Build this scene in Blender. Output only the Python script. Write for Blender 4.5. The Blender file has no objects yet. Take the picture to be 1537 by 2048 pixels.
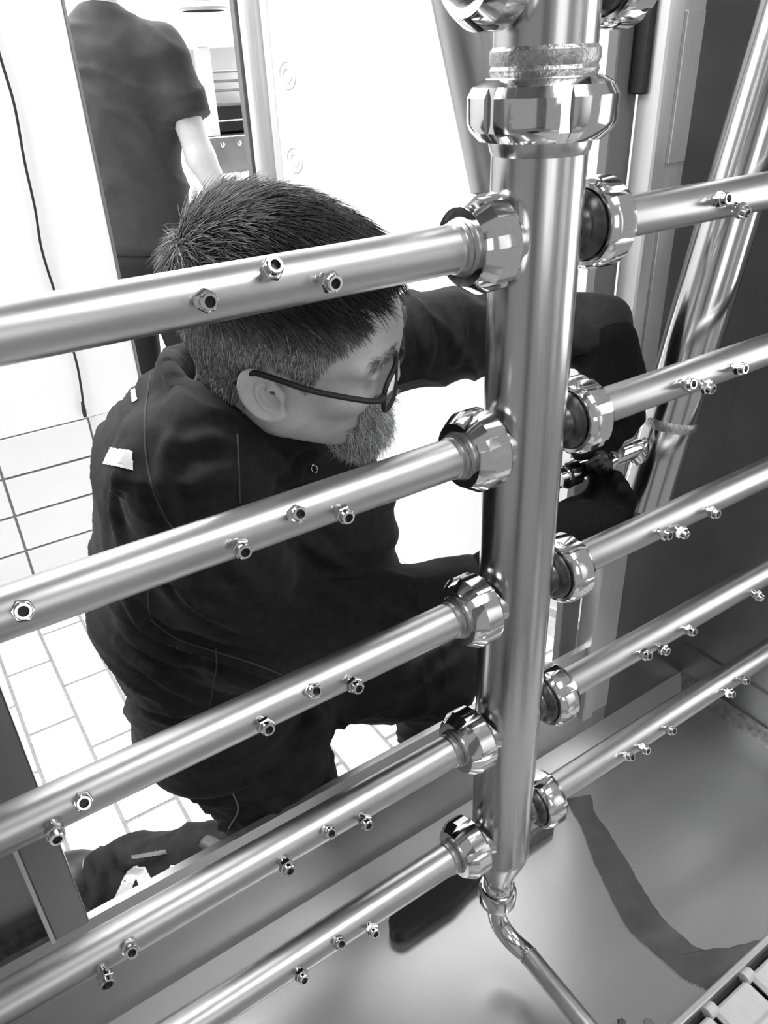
import bpy, math, random
import numpy as np
from mathutils import Vector, Matrix
from mathutils.bvhtree import BVHTree
random.seed(7); rng = np.random.default_rng(7)
SC = bpy.context.scene; COL = SC.collection

# ---------------------------------------------------------------- camera, world, lights, exposure
CAM_LOC = (-0.5294, -0.5507, 0.1407)
CAM_ROT = (math.radians(59.9945), math.radians(2.1946), math.radians(-33.6973))
FPX = 1545.58
cam = bpy.data.cameras.new('camera'); cam.sensor_fit = 'VERTICAL'; cam.sensor_height = 36.0
cam.lens = FPX / 2048 * 36.0; cam.clip_start = 0.02; cam.clip_end = 60
cam_o = bpy.data.objects.new('camera', cam); COL.objects.link(cam_o)
cam_o.location = CAM_LOC; cam_o.rotation_euler = CAM_ROT; SC.camera = cam_o

world = bpy.data.worlds.new('hall_ambient'); SC.world = world; world.use_nodes = True
bg = world.node_tree.nodes['Background']; bg.inputs[0].default_value = (0.5, 0.5, 0.5, 1); bg.inputs[1].default_value = 0.75

def area(name, loc, rot, sx, sy, power):
    l = bpy.data.lights.new(name, 'AREA'); l.shape = 'RECTANGLE'; l.size = sx; l.size_y = sy; l.energy = power
    o = bpy.data.objects.new(name, l); COL.objects.link(o); o.location = loc; o.rotation_euler = [math.radians(a) for a in rot]
    return o
area('hall_ceiling_light', (-1.15, 1.0, 1.75), (0, -12, 0), 1.4, 0.9, 98)
area('hall_ceiling_light', (1.2, 3.6, 2.0), (0, 0, 0), 3.0, 2.0, 420)
area('hall_ceiling_light', (-0.5, 2.6, 2.0), (0, 0, 0), 1.6, 1.2, 170)
area('machine_side_light', (0.25, -0.85, 1.15), (8, 0, 0), 1.0, 0.55, 17)
area('right_pipe_fill_light', (1.45, -0.75, 0.0), (0, 86, 0), 1.0, 0.8, 8)  # unseen fill added to put bright streaks on the right-hand pipes
area('front_fill_light', (-0.45, -2.0, 0.3), (88, 0, 0), 0.8, 0.9, 4)  # unseen fill added behind the camera for soft highlights on the pipes

SC.view_settings.view_transform = 'Standard'; SC.view_settings.look = 'None'
SC.view_settings.gamma = 1.0; SC.view_settings.exposure = 0.0; SC.view_settings.use_curve_mapping = False

# ---------------------------------------------------------------- materials
def nodes(name):
    m = bpy.data.materials.new(name); m.use_nodes = True; nt = m.node_tree
    return m, nt, nt.nodes['Principled BSDF']
def g3(v): return (v, v, v, 1)
def plain(name, v, rough=0.6, metal=0.0, spec=0.5, noise=0.0, scale=40, bump=0.0, bscale=None, stretch=None, coat=0.0, rvar=0.0, sheen=0.0):
    m, nt, b = nodes(name)
    b.inputs['Base Color'].default_value = g3(v); b.inputs['Roughness'].default_value = rough
    b.inputs['Metallic'].default_value = metal; b.inputs['Specular IOR Level'].default_value = spec
    b.inputs['Coat Weight'].default_value = coat
    b.inputs['Sheen Weight'].default_value = sheen; b.inputs['Sheen Roughness'].default_value = .45
    if noise or bump or rvar:
        tc = nt.nodes.new('ShaderNodeTexCoord'); mp = nt.nodes.new('ShaderNodeMapping')
        if stretch: mp.inputs['Scale'].default_value = stretch
        nt.links.new(tc.outputs['Object'], mp.inputs[0])
        nz = nt.nodes.new('ShaderNodeTexNoise'); nz.inputs['Scale'].default_value = scale; nz.inputs['Detail'].default_value = 5
        nt.links.new(mp.outputs[0], nz.inputs['Vector'])
        if noise:
            mr = nt.nodes.new('ShaderNodeMapRange'); mr.inputs['From Min'].default_value = .25; mr.inputs['From Max'].default_value = .75
            mr.inputs['To Min'].default_value = max(v - noise, 0); mr.inputs['To Max'].default_value = v + noise
            nt.links.new(nz.outputs[0], mr.inputs[0]); nt.links.new(mr.outputs[0], b.inputs['Base Color'])
        if rvar:
            mr = nt.nodes.new('ShaderNodeMapRange'); mr.inputs['From Min'].default_value = .25; mr.inputs['From Max'].default_value = .75
            mr.inputs['To Min'].default_value = max(rough - rvar, .03); mr.inputs['To Max'].default_value = rough + rvar
            nt.links.new(nz.outputs[0], mr.inputs[0]); nt.links.new(mr.outputs[0], b.inputs['Roughness'])
        if bump:
            n2 = nz
            if bscale:
                n2 = nt.nodes.new('ShaderNodeTexNoise'); n2.inputs['Scale'].default_value = bscale; n2.inputs['Detail'].default_value = 4
                nt.links.new(mp.outputs[0], n2.inputs['Vector'])
            bp = nt.nodes.new('ShaderNodeBump'); bp.inputs['Strength'].default_value = bump; bp.inputs['Distance'].default_value = .002
            nt.links.new(n2.outputs[0], bp.inputs['Height']); nt.links.new(bp.outputs[0], b.inputs['Normal'])
    return m
M_TUBE = plain('satin_steel', .52, .36, 1.0, noise=.015, scale=25, rvar=.02)
M_RISER = plain('brushed_steel', .54, .24, 1.0, noise=.02, scale=50, rvar=.05, stretch=(8, 8, .3))
M_FEED = plain('bright_feed_steel', .60, .15, 1.0, noise=.02, scale=50, rvar=.03, stretch=(8, 8, .3))
M_POL = plain('polished_steel', .72, .10, 1.0, noise=.03, scale=300, rvar=.03)
M_WELD = plain('weld_bead', .42, .38, 1.0, noise=.12, scale=220, bump=.6)
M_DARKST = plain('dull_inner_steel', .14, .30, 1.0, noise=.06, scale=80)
M_SHEET = plain('sheet_steel', .36, .34, 1.0, noise=.02, scale=14, rvar=.05)
M_PAN = plain('pan_steel', .50, .27, .75, noise=.008, scale=5)
M_JAMB = plain('jamb_steel', .76, .34, .7, noise=.03, scale=30, stretch=(6, 6, .4), rvar=.04)
M_GREYP = plain('grey_frame_paint', .14, .5)
M_WHITE = plain('white_panel', .86, .35, noise=.012, scale=3)
M_DOORW = plain('white_door_skin', .84, .32, noise=.01, scale=3)
M_TILE = plain('pale_floor_tile', .80, .42, noise=.03, scale=16, bump=.08, bscale=200)
M_WTILE = plain('pale_wall_tile', .80, .30, noise=.02, scale=10)
M_GROUT = plain('grey_grout', .34, .9, noise=.08, scale=120)
M_GROUTF = plain('pale_grout', .30, .9, noise=.06, scale=120)
M_BLACK = plain('black_rubber', .012, .55, noise=.004, scale=200, bump=.1)
M_HOLE = plain('bore_shade', .02, .35, 0.6)  # near-black tone for the shade inside the nozzle tips
M_WATER = plain('wet_film', .16, .12, .55, noise=.02, scale=30)
M_EDGE = plain('dried_rim', .55, .5, .6)
M_BELT = plain('belt_plastic', .66, .45, noise=.05, scale=40, bump=.1)
M_JACKET = plain('jacket_cotton', .015, .85, spec=.25, noise=.006, scale=90, bump=.35, bscale=700, sheen=.05)
M_SEAM = plain('jacket_stitching', .07, .9, spec=.2)
M_JEANS = plain('work_trousers', .020, .85, spec=.2, noise=.008, scale=30, bump=.4, bscale=600)
M_JSEAM = plain('trouser_stitching', .20, .9, spec=.2)
M_REFL = plain('white_reflective_print', .85, .4)
M_GLOVE = plain('black_glove_knit', .006, .85, spec=.1, noise=.004, scale=400, bump=.5)
M_SKIN = plain('skin', .60, .5, spec=.4, noise=.05, scale=60, bump=.18, bscale=350)
M_SKIN2 = plain('skin_pale', .62, .5, spec=.4, noise=.04, scale=40)
M_SHIRT = plain('tshirt_cotton', .042, .85, spec=.2, noise=.008, scale=20, bump=.2, bscale=500)
M_TROUS = plain('dark_trousers', .014, .85, spec=.2)
M_BOOT = plain('black_boot', .010, .5, noise=.004, scale=60)
M_SOLE = plain('grey_grip_rubber', .05, .5)
M_PRINT = plain('grey_print', .12, .6)
def hair_mat(name):
    m, nt, b = nodes(name)
    a = nt.nodes.new('ShaderNodeAttribute'); a.attribute_name = 'tone'
    nt.links.new(a.outputs['Color'], b.inputs['Base Color']); b.inputs['Roughness'].default_value = .38
    b.inputs['Specular IOR Level'].default_value = .5
    return m
M_HAIR = hair_mat('hair_strands')
def glass_mat():
    m, nt, b = nodes('spectacle_glass')
    b.inputs['Base Color'].default_value = g3(.97); b.inputs['Roughness'].default_value = .02
    b.inputs['Transmission Weight'].default_value = 1.0; b.inputs['IOR'].default_value = 1.35
    return m
M_GLASS = glass_mat()

# ---------------------------------------------------------------- mesh helpers
class MB:
    def __init__(s): s.v = []; s.f = []
    def add(s, vs, fs):
        o = len(s.v); s.v += [tuple(map(float, q)) for q in vs]; s.f += [tuple(i + o for i in q) for q in fs]; return s
    def box(s, x0, x1, y0, y1, z0, z1, ch=0.0):
        if ch <= 0:
            vs = [(x, y, z) for z in (z0, z1) for y in (y0, y1) for x in (x0, x1)]
            return s.add(vs, [(0, 2, 3, 1), (4, 5, 7, 6), (0, 1, 5, 4), (2, 6, 7, 3), (0, 4, 6, 2), (1, 3, 7, 5)])
        a = ch; L = []
        xs, ys, zs = (x0, x1), (y0, y1), (z0, z1)
        idx = {}
        for i in (0, 1):
            for j in (0, 1):
                for k in (0, 1):
                    sx, sy, sz = (1 - 2 * i) * a, (1 - 2 * j) * a, (1 - 2 * k) * a
                    for n, d in enumerate(((0, sy, sz), (sx, 0, sz), (sx, sy, 0))):
                        idx[i, j, k, n] = len(L); L.append((xs[i] + d[0], ys[j] + d[1], zs[k] + d[2]))
        F = []
        for i in (0, 1): F.append([idx[i, 0, 0, 0], idx[i, 1, 0, 0], idx[i, 1, 1, 0], idx[i, 0, 1, 0]])
        for j in (0, 1): F.append([idx[0, j, 0, 1], idx[1, j, 0, 1], idx[1, j, 1, 1], idx[0, j, 1, 1]])
        for k in (0, 1): F.append([idx[0, 0, k, 2], idx[1, 0, k, 2], idx[1, 1, k, 2], idx[0, 1, k, 2]])
        for i in (0, 1):
            for j in (0, 1): F.append([idx[i, j, 0, 0], idx[i, j, 1, 0], idx[i, j, 1, 1], idx[i, j, 0, 1]])
            for k in (0, 1): F.append([idx[i, 0, k, 0], idx[i, 1, k, 0], idx[i, 1, k, 2], idx[i, 0, k, 2]])
        for j in (0, 1):
            for k in (0, 1): F.append([idx[0, j, k, 1], idx[1, j, k, 1], idx[1, j, k, 2], idx[0, j, k, 2]])
        for i in (0, 1):
            for j in (0, 1):
                for k in (0, 1): F.append([idx[i, j, k, n] for n in range(3)])
        c = np.array([(x0 + x1) / 2, (y0 + y1) / 2, (z0 + z1) / 2]); A = np.array(L); G = []
        for q in F:
            n = np.cross(A[q[1]] - A[q[0]], A[q[2]] - A[q[0]])
            G.append(q if n @ (A[q].mean(0) - c) > 0 else q[::-1])
        return s.add(L, G)
    def lathe(s, prof, o=(0, 0, 0), ax=(0, 0, 1), seg=32, slots=0, hw=0.12, rs=0.0, caps=True, phase=0.0, poly=False):
        ax = Vector(ax).normalized(); u = ax.orthogonal().normalized(); w = ax.cross(u); o = Vector(o)
        if abs(ax.x) > .9: u = Vector((0, 0, 1)); w = ax.cross(u)
        an = []
        if slots:
            per = max(4, seg // slots)
            for k in range(slots):
                c = phase + 2 * math.pi * k / slots
                an += [(c - hw, 0), (c - hw, 1), (c, 1), (c + hw, 1), (c + hw, 0)]
                span = 2 * math.pi / slots - 2 * hw
                an += [(c + hw + span * j / per, 0) for j in range(1, per)]
        else: an = [(phase + 2 * math.pi * k / seg, 0) for k in range(seg)]
        n = len(an); vs = []
        for a_, r_ in prof:
            for t, sl in an:
                r = min(r_, rs) if sl else r_
                vs.append(o + ax * a_ + (u * math.cos(t) + w * math.sin(t)) * r)
        fs = []
        for i in range(len(prof) - 1):
            for j in range(n):
                k = (j + 1) % n; fs.append((i * n + j, i * n + k, (i + 1) * n + k, (i + 1) * n + j))
        if caps:
            if prof[0][1] > 1e-6: fs.append(tuple(range(n))[::-1])
            if prof[-1][1] > 1e-6: fs.append(tuple((len(prof) - 1) * n + j for j in range(n)))
        return s.add(vs, fs)
    def tube(s, pts, r, seg=12, caps=True):
        P = [Vector(p) for p in pts]; n = len(P); R = r if hasattr(r, '__len__') else [r] * n
        T = [(P[min(i + 1, n - 1)] - P[max(i - 1, 0)]).normalized() for i in range(n)]
        u = T[0].orthogonal().normalized(); vs = []
        for i in range(n):
            u = (u - T[i] * u.dot(T[i])).normalized(); w = T[i].cross(u)
            vs += [P[i] + (u * math.cos(2 * math.pi * k / seg) + w * math.sin(2 * math.pi * k / seg)) * R[i] for k in range(seg)]
        fs = [(i * seg + k, i * seg + (k + 1) % seg, (i + 1) * seg + (k + 1) % seg, (i + 1) * seg + k) for i in range(n - 1) for k in range(seg)]
        if caps: fs += [tuple(range(seg))[::-1], tuple((n - 1) * seg + k for k in range(seg))]
        return s.add(vs, fs)
    def prism(s, poly, z0, z1):
        n = len(poly)
        vs = [(x, y, z0) for x, y in poly] + [(x, y, z1) for x, y in poly]
        return s.add(vs, [tuple(range(n))[::-1], tuple(range(n, 2 * n))] + [(i, (i + 1) % n, n + (i + 1) % n, n + i) for i in range(n)])
    def mesh(s, name, smooth=35):
        me = bpy.data.meshes.new(name); me.from_pydata(s.v, [], s.f); me.update()
        if smooth:
            me.polygons.foreach_set('use_smooth', [True] * len(me.polygons)); me.set_sharp_from_angle(angle=math.radians(smooth))
        return me
    def build(s, name, mat, parent=None, smooth=35):
        return link(name, s.mesh(name, smooth), mat, parent)
def link(name, me, mat, parent=None):
    o = bpy.data.objects.new(name, me); COL.objects.link(o)
    if mat and not me.materials: me.materials.append(mat)
    if parent: o.parent = parent
    return o
def place(o, loc=None, rot=None):
    if loc is not None: o.location = loc
    if rot is not None: o.rotation_euler = rot
    return o
def tag(o, label=None, cat=None, group=None, kind=None):
    for k, v in (('label', label), ('category', cat), ('group', group), ('kind', kind)):
        if v: o[k] = v
    return o
def empty(name, loc, label, cat, group=None):
    o = bpy.data.objects.new(name, None); COL.objects.link(o); o.location = loc; o.empty_display_size = .02
    return tag(o, label, cat, group)
def part(mb, name, mat, root, smooth=35):
    """world-space mesh parented to an unrotated root"""
    o = mb.build(name, mat, root, smooth); o.matrix_parent_inverse = Matrix.Translation(root_world(root)).inverted(); return o
def root_world(o):
    v = Vector(o.location)
    if o.parent: v = v + root_world(o.parent) + o.matrix_parent_inverse.translation
    return v

def curve3(pts, n=8):
    P = [np.array(p, float) for p in pts]; P = [2 * P[0] - P[1]] + P + [2 * P[-1] - P[-2]]; out = []
    for i in range(1, len(P) - 2):
        for k in range(n):
            t = k / n; a, b, c, d = P[i - 1], P[i], P[i + 1], P[i + 2]
            out.append(.5 * (2 * b + (c - a) * t + (2 * a - 5 * b + 4 * c - d) * t * t + (3 * b - a - 3 * c + d) * t ** 3))
    out.append(P[-2]); return out

# ---------------------------------------------------------------- implicit-surface helpers (bodies and clothes)
def seg_d(P, a, b, r1, r2):
    a = np.asarray(a, np.float32); b = np.asarray(b, np.float32); ab = b - a
    t = np.clip(((P - a) @ ab) / max(float(ab @ ab), 1e-9), 0, 1)
    return np.linalg.norm(P - a - t[..., None] * ab, axis=-1) - (r1 + (r2 - r1) * t)
def ell_d(P, c, r, B=None):
    q = P - np.asarray(c, np.float32)
    if B is not None: q = q @ np.asarray(B, np.float32).T
    r = np.asarray(r, np.float32); k0 = np.linalg.norm(q / r, axis=-1); k1 = np.linalg.norm(q / (r * r), axis=-1)
    return k0 * (k0 - 1) / np.maximum(k1, 1e-6)
def smin(a, b, k):
    h = np.clip(.5 + .5 * (b - a) / k, 0, 1); return b + (a - b) * h - k * h * (1 - h)
def smax(a, b, k): return -smin(-a, -b, k)
def surfnet(fn, lo, hi, h):
    lo = np.array(lo, float); hi = np.array(hi, float); n = np.ceil((hi - lo) / h).astype(int) + 1
    ax = [lo[i] + h * np.arange(n[i]) for i in range(3)]
    D = np.empty(tuple(n), np.float32)
    for i0 in range(0, n[0], 16):
        G = np.stack(np.meshgrid(ax[0][i0:i0 + 16], ax[1], ax[2], indexing='ij'), -1).astype(np.float32)
        D[i0:i0 + 16] = fn(G)
    S = D < 0; c = tuple(k - 1 for k in n)
    def sub(A, o): return A[o[0]:o[0] + c[0], o[1]:o[1] + c[1], o[2]:o[2] + c[2]]
    cnt = np.zeros(c, np.int8)
    for o in np.ndindex(2, 2, 2): cnt += sub(S, o)
    act = (cnt > 0) & (cnt < 8); I = np.argwhere(act); idx = -np.ones(c, np.int64); idx[act] = np.arange(len(I))
    acc = np.zeros((len(I), 3)); w = np.zeros(len(I))
    for axis in range(3):
        o1, o2 = [a for a in range(3) if a != axis]
        for u in (0, 1):
            for v in (0, 1):
                p = np.zeros(3, int); p[o1] = u; p[o2] = v; q = p.copy(); q[axis] = 1
                a = D[tuple((I + p).T)]; b = D[tuple((I + q).T)]; m = (a < 0) != (b < 0)
                t = np.where(m, a / np.where(m, a - b, 1), 0)
                pos = np.repeat(p[None].astype(float), len(I), 0); pos[:, axis] += t
                acc[m] += pos[m]; w[m] += 1
    V = lo + h * (I + acc / w[:, None]); Q = []
    for axis in range(3):
        o1, o2 = [(1, 2), (2, 0), (0, 1)][axis]
        A = S; sl = [slice(None)] * 3; sl2 = [slice(None)] * 3; sl[axis] = slice(0, -1); sl2[axis] = slice(1, None)
        ch = A[tuple(sl)] != A[tuple(sl2)]; E = np.argwhere(ch)
        E = E[(E[:, o1] > 0) & (E[:, o2] > 0) & (E[:, o1] < n[o1] - 1) & (E[:, o2] < n[o2] - 1)]
        ins = A[tuple(E.T)]
        def cell(d1, d2):
            e = E.copy(); e[:, o1] -= d1; e[:, o2] -= d2; return idx[tuple(e.T)]
        q = np.stack([cell(1, 1), cell(0, 1), cell(0, 0), cell(1, 0)], 1)
        q[~ins] = q[~ins][:, ::-1]; Q.append(q)
    Q = np.concatenate(Q); Q = Q[(Q >= 0).all(1)]
    return V, Q
_lat = rng.random((32, 32, 32)).astype(np.float32)
def vnoise(P):
    P = np.asarray(P, float); i = np.floor(P).astype(int); f = P - i; f = f * f * (3 - 2 * f); r = 0
    for o in np.ndindex(2, 2, 2):
        w = np.prod([f[:, k] if o[k] else 1 - f[:, k] for k in range(3)], axis=0)
        r = r + w * _lat[(i[:, 0] + o[0]) % 32, (i[:, 1] + o[1]) % 32, (i[:, 2] + o[2]) % 32]
    return r
def vnormals(V, Q):
    n = np.cross(V[Q[:, 2]] - V[Q[:, 0]], V[Q[:, 3]] - V[Q[:, 1]]); N = np.zeros_like(V)
    for k in range(4): np.add.at(N, Q[:, k], n)
    return N / np.maximum(np.linalg.norm(N, axis=1, keepdims=True), 1e-12)
def smooth_v(V, Q, it=2, lam=.5):
    E = np.concatenate([Q[:, [0, 1]], Q[:, [1, 2]], Q[:, [2, 3]], Q[:, [3, 0]]]); d = np.zeros(len(V))
    np.add.at(d, E[:, 0], 1); np.add.at(d, E[:, 1], 1)
    for _ in range(it):
        A = np.zeros_like(V); np.add.at(A, E[:, 0], V[E[:, 1]]); np.add.at(A, E[:, 1], V[E[:, 0]])
        V = V + lam * (A / d[:, None] - V)
    return V
def np_mesh(name, V, Q):
    me = bpy.data.meshes.new(name); me.from_pydata(V.tolist(), [], Q.tolist()); me.update()
    me.polygons.foreach_set('use_smooth', [True] * len(me.polygons)); return me
CR = Matrix.LocRotScale(Vector((0, 0, 0)), __import__('mathutils').Euler(CAM_ROT), None).to_3x3()
def sight(px, py):
    v = CR @ Vector(((px - 768.5) / FPX, -(py - 1024) / FPX, -1)); return Vector(CAM_LOC), v.normalized()

# ================================================================ SETTING
FZ = -1.25           # tiled hall floor
PZ = -1.17           # floor of the wash chamber
YB = .26             # inner face of the chamber's rear wall
floor = MB().box(-2.2, 3.2, .30, 6.2, FZ - .06, FZ - .004).build('floor', M_GROUTF); tag(floor, kind='structure')
tw, tl, gp = .118, .262, .008
tm = MB().box(-(tw - gp) / 2, (tw - gp) / 2, -(tl - gp) / 2, (tl - gp) / 2, -.006, .0, .0025).mesh('tile')
tm.materials.append(M_TILE)
k = 0
for i in range(-8, 11):
    for j in range(0, 7):
        x = -.485 + i * tw; y = .45 + j * tl + (tl / 2 if i % 2 else 0)
        if y > 2.2 or x > 1.25: continue
        o = bpy.data.objects.new('tile', tm); COL.objects.link(o); o.parent = floor; o.location = (x, y, FZ)
far_floor = MB().box(-2.2, 3.2, 2.33, 6.2, FZ - .004, FZ).build('floor_far', M_TILE); tag(far_floor, kind='structure')

# white panel wall of the hall with a tiled foot
WY = 1.62
wall = MB().box(-2.2, .036, WY, WY + .09, -.69, 1.9, .003).build('wall_hall', M_WHITE); tag(wall, kind='structure')
MB().box(.036, .042, WY - .004, WY + .094, -.69, 1.9).build('edge_strip', M_SHEET, wall)
wt = MB().box(-2.2, .036, WY + .012, WY + .09, FZ, -.69).build('wall_foot', M_GROUT); tag(wt, kind='structure')
rh, cw = .1165, .258
tmw = MB().box(-(cw - .007) / 2, (cw - .007) / 2, 0, .012, -(rh - .007) / 2, (rh - .007) / 2, .002).mesh('tile'); tmw.materials.append(M_WTILE)
for r in range(5):
    for c in range(-4, 1):
        z = -.69 - rh * (r + .5); x = -.386 + cw * (c + .5)
        if z - rh / 2 < FZ - .03: continue
        o = bpy.data.objects.new('tile', tmw); COL.objects.link(o); o.parent = wt; o.location = (x, WY, z)
tag(MB().box(-.126, .03, WY - .001, WY + .012, FZ, -.69).build('trim_1', M_WTILE), kind='structure')
tag(MB().box(-2.2, 3.2, 5.6, 5.7, FZ, 2.4).build('wall_far', M_WHITE), kind='structure')
tag(MB().box(3.1, 3.2, .3, 5.6, FZ, 2.4).build('wall_side', M_WHITE), kind='structure')

# wash chamber: rear wall with the service opening, right wall, floor
RX = .81; JX0, JX1 = .452, .545; PX0, PX1 = -.592, -.545
rear = MB().box(JX1, RX, YB, YB + .02, PZ, 1.2).build('wall_rear', M_SHEET); tag(rear, kind='structure')
lower = MB().box(-1.6, JX1, YB, YB + .004, PZ, -.905)
lower.box(-1.6, JX1, YB, YB + .012, -.905, -.9)
tag(lower.build('wall_rear_lower', M_PAN, None, 0), kind='structure')
tag(MB().box(-1.6, PX0, YB + .03, YB + .045, -.9, 1.2).build('wall_rear_left', M_SHEET), kind='structure')
right = MB().box(RX, RX + .02, -.14, YB + .02, PZ, 1.2).build('wall_right', M_SHEET); tag(right, kind='structure')
MB().box(RX - .006, RX, -.14, YB, -1.062, -1.058).build('seam', M_SHEET, right)
pan = MB().box(-1.6, RX, -1.3, YB, PZ - .02, PZ).build('floor_chamber', M_PAN); tag(pan, kind='structure')
# enclosure out of view: lintel and two front panels added for dark reflections, roof
tag(MB().box(-1.6, JX1, YB, YB + .03, .62, 1.2).build('added_lintel', M_SHEET), kind='structure')  # added above the opening to darken the reflections in the pipe tops
tag(MB().box(-1.6, -.98, -1.32, -1.3, PZ, 1.2).build('reflection_panel_left', M_SHEET), kind='structure')  # unseen panel added as a dark stripe in the riser's reflections
tag(MB().box(.28, RX, -1.32, -1.3, PZ, 1.2).build('reflection_panel_right', M_SHEET), kind='structure')  # second unseen panel added for the same reflection stripes
tag(MB().box(-1.62, RX + .02, -.62, YB + .03, 1.2, 1.22).build('ceiling', M_SHEET), kind='structure')
cv = MB().add([(-1.6, YB - .03, PZ), (RX, YB - .03, PZ), (RX, YB, PZ + .022), (-1.6, YB, PZ + .022), (-1.6, YB, PZ), (RX, YB, PZ)], [(0, 1, 2, 3), (0, 3, 4), (1, 5, 2), (3, 2, 5, 4), (0, 4, 5, 1)])
tag(cv.build('trim_2', M_PAN, None, 0), kind='structure')
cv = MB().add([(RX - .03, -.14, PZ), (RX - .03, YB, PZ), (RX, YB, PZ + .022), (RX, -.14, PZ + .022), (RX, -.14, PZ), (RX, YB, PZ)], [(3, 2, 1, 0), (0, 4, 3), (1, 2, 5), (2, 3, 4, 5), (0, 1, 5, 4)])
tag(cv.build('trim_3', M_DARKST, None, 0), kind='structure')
# right jamb: stepped bright profile with a screwed cover plate
j = MB().box(.462, .492, YB - .012, YB + .03, -1.10, 1.2, .003).build('trim_4', M_JAMB); tag(j, kind='structure')
MB().box(.494, JX1, YB - .004, YB + .03, -1.10, 1.2, .002).build('reveal', M_JAMB, j)
MB().box(.500, .538, YB - .010, YB - .004, .0, .19, .001).build('cover_plate', M_JAMB, j)
MB().box(.500, .538, YB - .010, YB - .004, -.55, -.055, .001).build('cover_plate', M_JAMB, j)
# frame strip and black seal behind the jamb
fr = MB().box(.425, .474, .30, .32, -1.0, 1.2, .002).build('trim_5', M_GREYP); tag(fr, kind='structure')
MB().box(.452, .482, .272, .298, .092, .6, .002).build('seal', M_BLACK, fr)
# left post of the opening
po = MB().box(PX0, PX1, YB - .006, YB + .045, -.9, 1.2, .002).build('trim_6', M_SHEET); tag(po, kind='structure')
MB().box(PX0 - .006, PX0, YB - .009, YB + .03, -.9, 1.2, .001).build('edge_strip', M_JAMB, po)
MB().box(-1.6, PX0, YB + .0, YB + .03, -.9, -.888).build('edge_strip', M_DARKST, po)

# white service door standing open on the far side of the opening
P0 = Vector((.56, .30, 0)); DD = Vector((-.23, .973, 0)).normalized(); DN = Vector((.973, .23, 0)).normalized()
def dpt(s, t, z): return P0 + DD * s + DN * t + Vector((0, 0, z))
def dbox(mb, s0, s1, t0, t1, z0, z1):
    vs = [dpt(s, t, z) for z in (z0, z1) for t in (t0, t1) for s in (s0, s1)]
    return mb.add(vs, [(0, 1, 3, 2), (4, 6, 7, 5), (0, 4, 5, 1), (2, 3, 7, 6), (0, 2, 6, 4), (1, 5, 7, 3)])
door = dbox(MB(), .02, .925, 0, .04, -.93, 1.0).build('door_1', M_DOORW, None, 0); tag(door, kind='structure')
dbox(MB(), .02, .925, -.006, .04, -.952, -.93).build('bottom_rail', M_JAMB, door, 0)
dbox(MB(), .925, .945, -.004, .045, -.952, 1.0).build('edge_strip', M_JAMB, door, 0)
mb = MB(); mb.tube([dpt(.985, .012, -.952), dpt(.985, .012, 1.0)], .034, 24); mb.build('stile_tube', M_JAMB, door, 40)
mb = MB(); mb.tube([dpt(.985, .012, -.105), dpt(.985, .012, -.100)], .0352, 24); mb.build('stile_joint', M_SHEET, door, 40)
dbox(MB(), 1.025, 1.04, -.01, .04, -.952, 1.0).build('edge_strip', M_SHEET, door, 0)
for z in (.131, -.036):
    mb = MB()
    for rr in (.013, .026):
        ring = [dpt(.879 + math.cos(a) * rr, -.001, z + math.sin(a) * rr) for a in np.linspace(0, 2 * math.pi, 33)]
        mb.tube(ring, .0016, 6, False)
    mb.build('pressed_ring', M_DOORW, door)
# leg of the door frame seen past the riser, under the jamb
lg = MB().box(.55, .605, .40, .412, FZ, -.86, .002).build('trim_7', M_SHEET); tag(lg, kind='structure')

# ================================================================ SPRAY MANIFOLD
RR = .0425; RP = .0206
PIPE_Z = [.203, 0.0, -.203, -.407, -.616, -.828]
ri = empty('riser_pipe', (0, 0, -1.0), 'thick vertical brushed steel riser pipe with stubs for spray pipes', 'pipe')
seg = 64
part(MB().lathe([(-.875, RR), (.072, RR), (.078, RR - .001)], seg=seg, caps=False), 'tube', M_RISER, ri)
part(MB().lathe([(.148, RR + .001), (1.199, RR + .001)], seg=seg, caps=False), 'tube', M_RISER, ri)
part(MB().lathe([(-.962, .0185), (-.955, .0195), (-.888, RR - .001), (-.878, RR), (-.874, RR)], seg=seg, caps=False), 'reducer', M_RISER, ri)
part(MB().lathe([(-.8785, RR), (-.8775, RR + .0008), (-.8755, RR + .0008), (-.8745, RR)], seg=seg, caps=False), 'weld_bead', M_WELD, ri)
part(MB().lathe([(.128, RR + .002), (.133, RR + .0035), (.136, RR + .0022), (.140, RR + .004), (.147, RR + .0035), (.150, RR + .001)], seg=seg, caps=False), 'weld_bead', M_WELD, ri)
part(MB().lathe([(.128, RR), (.128, RR + .006), (.124, RR + .008), (.120, RR + .008)], seg=seg, caps=False), 'collar', M_RISER, ri)
part(MB().lathe([(.068, RR), (.072, RR + .0016), (.078, RR + .003), (.082, RR + .003)], seg=seg, caps=False), 'collar', M_RISER, ri)
part(MB().lathe([(.081, .044), (.080, .054), (.088, .062), (.094, .0645), (.114, .0645), (.122, .060), (.127, .051), (.126, .044)], seg=96, slots=6, hw=.085, rs=.0605, caps=False, phase=.34), 'union_nut', M_POL, ri, 25)
# branch stubs, pulled out of the riser wall with a soft flare
for z in PIPE_Z:
    for sgn in (-1, 1):
        pr_ = [(.033 + .022 * t, RP + .0014 + .0062 * (1 - t) ** 2.4) for t in np.linspace(0, 1, 9)]
        if sgn < 0: pr_ += [(.058, RP + .0014)]
        part(MB().lathe(pr_, o=(0, 0, z), ax=(sgn, 0, 0), seg=40, caps=False), 'stub', M_RISER, ri)
        if sgn > 0:
            part(MB().lathe([(.0515, RP + .0015), (.0535, .028), (.058, .0325), (.065, .0330), (.067, .030), (.067, RP)], o=(0, 0, z), ax=(1, 0, 0), seg=40, caps=False), 'collar', M_DARKST, ri)

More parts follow.
